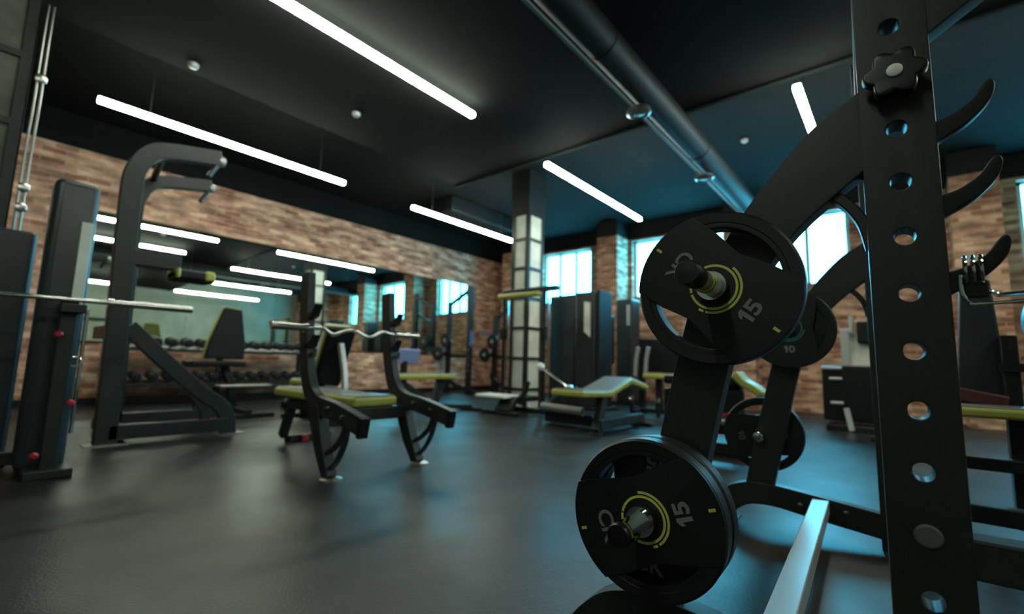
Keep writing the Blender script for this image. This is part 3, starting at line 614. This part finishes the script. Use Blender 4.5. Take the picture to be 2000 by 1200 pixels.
# leg curl bench
t = Thing('leg_curl_bench', 'leg curl bench with bent grey pad edged in lime, near the strapped column', 'bench', (-2.8, 5.0, 0))
p1 = [(-2.65, 4.28, .50), (-2.65, 5.0, .42), (-2.65, 5.55, .60), (-2.65, 6.0, .48)]
q = t.part('pad', MB().rtube([(-2.82, 4.3, .46), (-2.82, 4.95, .44), (-2.82, 5.5, .585), (-2.82, 6.0, .49)], .07, .42, (1, 0, 0)), 'lime', .02, seg=3)
t.part('top_panel', MB().rtube([(-2.82, 4.33, .50), (-2.82, 4.95, .48), (-2.82, 5.5, .625), (-2.82, 5.97, .53)], .015, .38, (1, 0, 0)), 'vinyl_grey', .004, parent=q)
t.part('front_leg', MB().rtube([(-2.7, 4.9, .42), (-2.66, 4.68, .03)], .12, .08, (1, 0, 0)), 'frame', .006)
t.part('base_rail', MB().box((-2.71, 4.7, .05), (-2.61, 5.85, .16)), 'frame', .006)
t.part('foot', MB().lathe([(.07, 0), (.07, .012), (.05, .02)], (-2.66, 4.66, 0), (0, 0, 1), 20), 'frame'); t.part('foot', MB().box((-2.8, 5.78, 0), (-2.5, 5.88, .05)), 'frame', .01)
t.part('ankle_roller', MB().tube([(-3.62, 4.95, .22), (-3.0, 4.95, .2)], .055, 20), 'vinyl_grey')
t.part('roller_frame', MB().box((-3.6, 4.98, .03), (-2.9, 5.1, .16)).box((-3.2, 5.0, .05), (-2.66, 5.1, .14)), 'frame_far', .01)
t.part('lever_arm', MB().tube([(-3.82, 5.2, .72), (-3.35, 5.15, .46)], .02, 12), 'chrome')
t.part('lever_ball', MB().lathe([(.01, -.06), (.045, -.04), (.06, 0), (.045, .04), (.01, .06)], (-3.84, 5.2, .73), (0, 0, 1), 16), 'white')
t.part('cam_joint', MB().lathe([(.03, -.04), (.05, -.03), (.05, .03), (.03, .04)], (-3.33, 5.15, .46), (0, 1, 0), 16), 'steel')
t.part('curved_guard', MB().rtube(bez([(-3.35, 5.15, .42), (-3.55, 5.15, .35), (-3.68, 5.15, .2)], 5), .03, .05), 'steel')
t.part('upright_link', MB().rtube([(-3.3, 5.15, .48), (-3.25, 5.1, .1)], .14, .1), 'frame_far', .01)
# tower near pier and black panels
t = Thing('cable_tower', 'slim dark cable tower standing against the brick pier left of the second window', 'weight machine', (-4.3, 8.85, 0))
t.part('shroud', MB().box((-4.5, 8.7, .05), (-4.14, 9.1, 2.15)), 'shroud', .03, seg=3); t.part('label_panel', MB().box((-4.25, 8.69, 1.6), (-4.18, 8.7, 2.02)), 'silver'); t.part('base', MB().box((-4.55, 8.6, 0), (-4.05, 9.15, .05)), 'frame_far')
t = Thing('cable_tower', 'short black machine back standing in front of the brick pier, behind the stack cabinet', 'weight machine', (-4.95, 8.9, 0))
t.part('shroud', MB().box((-5.1, 8.8, .8), (-4.72, 9.1, 1.85)), 'plastic', .03); t.part('post', MB().box((-5.0, 8.9, 0), (-4.85, 9.0, .85)), 'frame_far'); t.part('grip', MB().tube([(-4.72, 8.8, .95), (-4.62, 8.75, .6)], .02), 'steel')
# chest machine behind leg curl bench
t = Thing('chest_machine', 'seated machine with black back panel, pale lever arms and lime seat, below the second window', 'weight machine', (-3.2, 7.4, 0))
t.part('back_panel', MB().box((-3.5, 7.6, .68), (-2.6, 7.68, 1.25)), 'plastic', .02)
for x in (-3.44, -3.26): t.part('lever', MB().rtube([(x, 7.35, .6), (x+.02, 7.35, .9), (x+.06, 7.35, 1.1)], .06, .05), 'silver', .01)
pad(t, (-3.0, 7.3, .62), (.4, .4, .08))
t.part('frame', MB().box((-3.05, 7.25, .05), (-2.95, 7.35, .58)).box((-3.5, 7.6, 0), (-3.4, 7.7, .7)).box((-2.7, 7.6, 0), (-2.6, 7.7, .7)).box((-3.5, 7.25, .02), (-2.6, 7.35, .1)).box((-3.35, 7.0, .02), (-3.28, 7.6, .08)), 'frame_far', .006)
for x in (-3.34, -2.9): t.part('caster', MB().lathe([(.02, -.03), (.05, -.02), (.05, .02), (.02, .03)], (x, 7.0, .25), (1, 0, 0), 14), 'chrome')
for x in (-3.34, -2.9): t.part('caster_post', MB().box((x-.02, 6.98, 0), (x+.02, 7.04, .24)), 'frame_far')
# bench between rack posts
t = Thing('ab_bench', 'dark bench with lime scroll-shaped end seen between the two rack posts', 'bench', (-1.3, 4.5, 0))
t.part('seat_pad', MB().box((-1.75, 4.35, .62), (-1.08, 4.8, .70)), 'vinyl', .02, seg=3)
t.part('pad_end', MB().rtube(bez([(-1.12, 4.45, .74), (-1.05, 4.45, .66), (-.98, 4.45, .62), (-.9, 4.45, .56)], 4), .06, .25), 'lime', .015)
t.part('frame', MB().box((-1.7, 4.45, .05), (-1.6, 4.6, .62)).box((-1.2, 4.45, .05), (-1.1, 4.6, .62)).box((-1.8, 4.4, .02), (-.9, 4.65, .12)), 'frame_far', .01)
t.part('lower_panel', MB().box((-1.75, 4.36, .2), (-1.05, 4.42, .58)), 'plastic', .01)
t.part('red_strip', MB().box((-1.45, 4.34, .36), (-1.15, 4.36, .39)), 'red')
t.part('foot_roller', MB().tube([(-1.6, 4.3, .32), (-1.15, 4.3, .32)], .035), 'steel')
t.part('grab_bar', MB().tube([(-1.18, 4.4, .72), (-1.1, 4.4, .9)], .015), 'silver')
# treadmill-like machine at the far right of the wall
t = Thing('cardio_machine', 'black machine with pale column against the brick wall, just left of the rack upright', 'weight machine', (-.5, 7.6, 0))
t.part('cabinet', MB().box((-.83, 7.6, .12), (-.1, 8.1, .86)), 'plastic', .02)
for z in (.82, .68, .36): t.part('chrome_bar', MB().tube([(-.82 if z > .8 else -.74, 7.55, z), (-.6, 7.55, z)], .022, 12), 'silver')
t.part('column', MB().box((-.52, 7.7, .8), (-.2, 7.9, 1.3)), 'plaster', .02); t.part('column', MB().box((-.6, 7.65, .85), (-.5, 7.75, 1.35)), 'silver', .01)
t.part('head_pad', MB().box((-.42, 7.6, 1.15), (-.22, 7.7, 1.45)), 'vinyl', .03, seg=3); t.part('post', MB().tube([(-.47, 7.65, 1.3), (-.47, 7.65, 1.52)], .03), 'steel')
t.part('front_leg', MB().rtube([(-.57, 7.55, .3), (-.52, 7.5, .02)], .06, .06), 'silver'); t.part('base', MB().box((-.8, 7.5, 0), (-.1, 8.1, .08)).box((-.3, 6.7, 0), (.2, 6.8, .05)).box((-.1, 6.7, 0), (0, 7.6, .05)), 'frame_far', .01)
t.part('red_strip', MB().box((-.28, 7.58, .4), (-.18, 7.6, .43)), 'red')
# right-hand machine behind upright
t = Thing('seated_press_machine', 'dark seated press machine with lime seat edge behind the rack, at the right edge', 'weight machine', (.35, 3.5, 0))
t.part('back_panel', MB().prism([(.22, 3.4, .62), (.36, 3.4, .62), (.42, 3.4, .62), (.385, 3.4, 1.28), (.27, 3.4, 1.28)], .06, (0, 1, 0)), 'shroud', .01)
t.part('post', MB().box((.39, 3.32, .05), (.45, 3.4, .98)), 'frame_far', .006)
pad(t, (.34, 3.2, .605), (.36, .3, .045)); t.part('seat_cover', MB().box((.2, 3.3, .63), (.4, 3.4, .70), rotY(.2)), 'dark_red', .01)
t.part('frame', MB().box((.1, 3.25, .32), (1.2, 3.33, .38)).box((.1, 3.25, 0), (.2, 3.33, .6)).box((.1, 3.1, .1), (1.2, 3.18, .18)).box((.6, 3.25, 0), (.68, 3.33, .6)), 'frame_far', .006)
t.part('cross_bar', MB().box((.38, 3.3, .8), (.9, 3.36, .84)), 'frame_far')
single('exercise_ball', MB().lathe([(.22*math.cos(a), .22*math.sin(a)) for a in [math.pi*(k/16-.5) for k in range(17)]], (.72, 3.55, 1.06), (0, 0, 1), 32), 'cyan', 'bright cyan exercise ball cut off by the right edge of the photo', 'exercise ball', (.72, 3.55, .84))
t = Thing('ball_stand', 'dark stand carrying the cyan exercise ball at the right edge', 'stand', (.72, 3.55, 0)); t.part('ring', MB().tube([(.72+.15*math.cos(a), 3.55+.15*math.sin(a), .875) for a in [2*math.pi*q/20 for q in range(20)]], .015, 8, closed=True), 'frame_far')
t.part('post', MB().tube([(.72, 3.7, 0), (.72, 3.7, .88)], .02), 'frame_far'); t.part('foot', MB().lathe([(.2, 0), (.2, .02), (.02, .03)], (.72, 3.6, 0), (0, 0, 1), 20), 'frame_far')
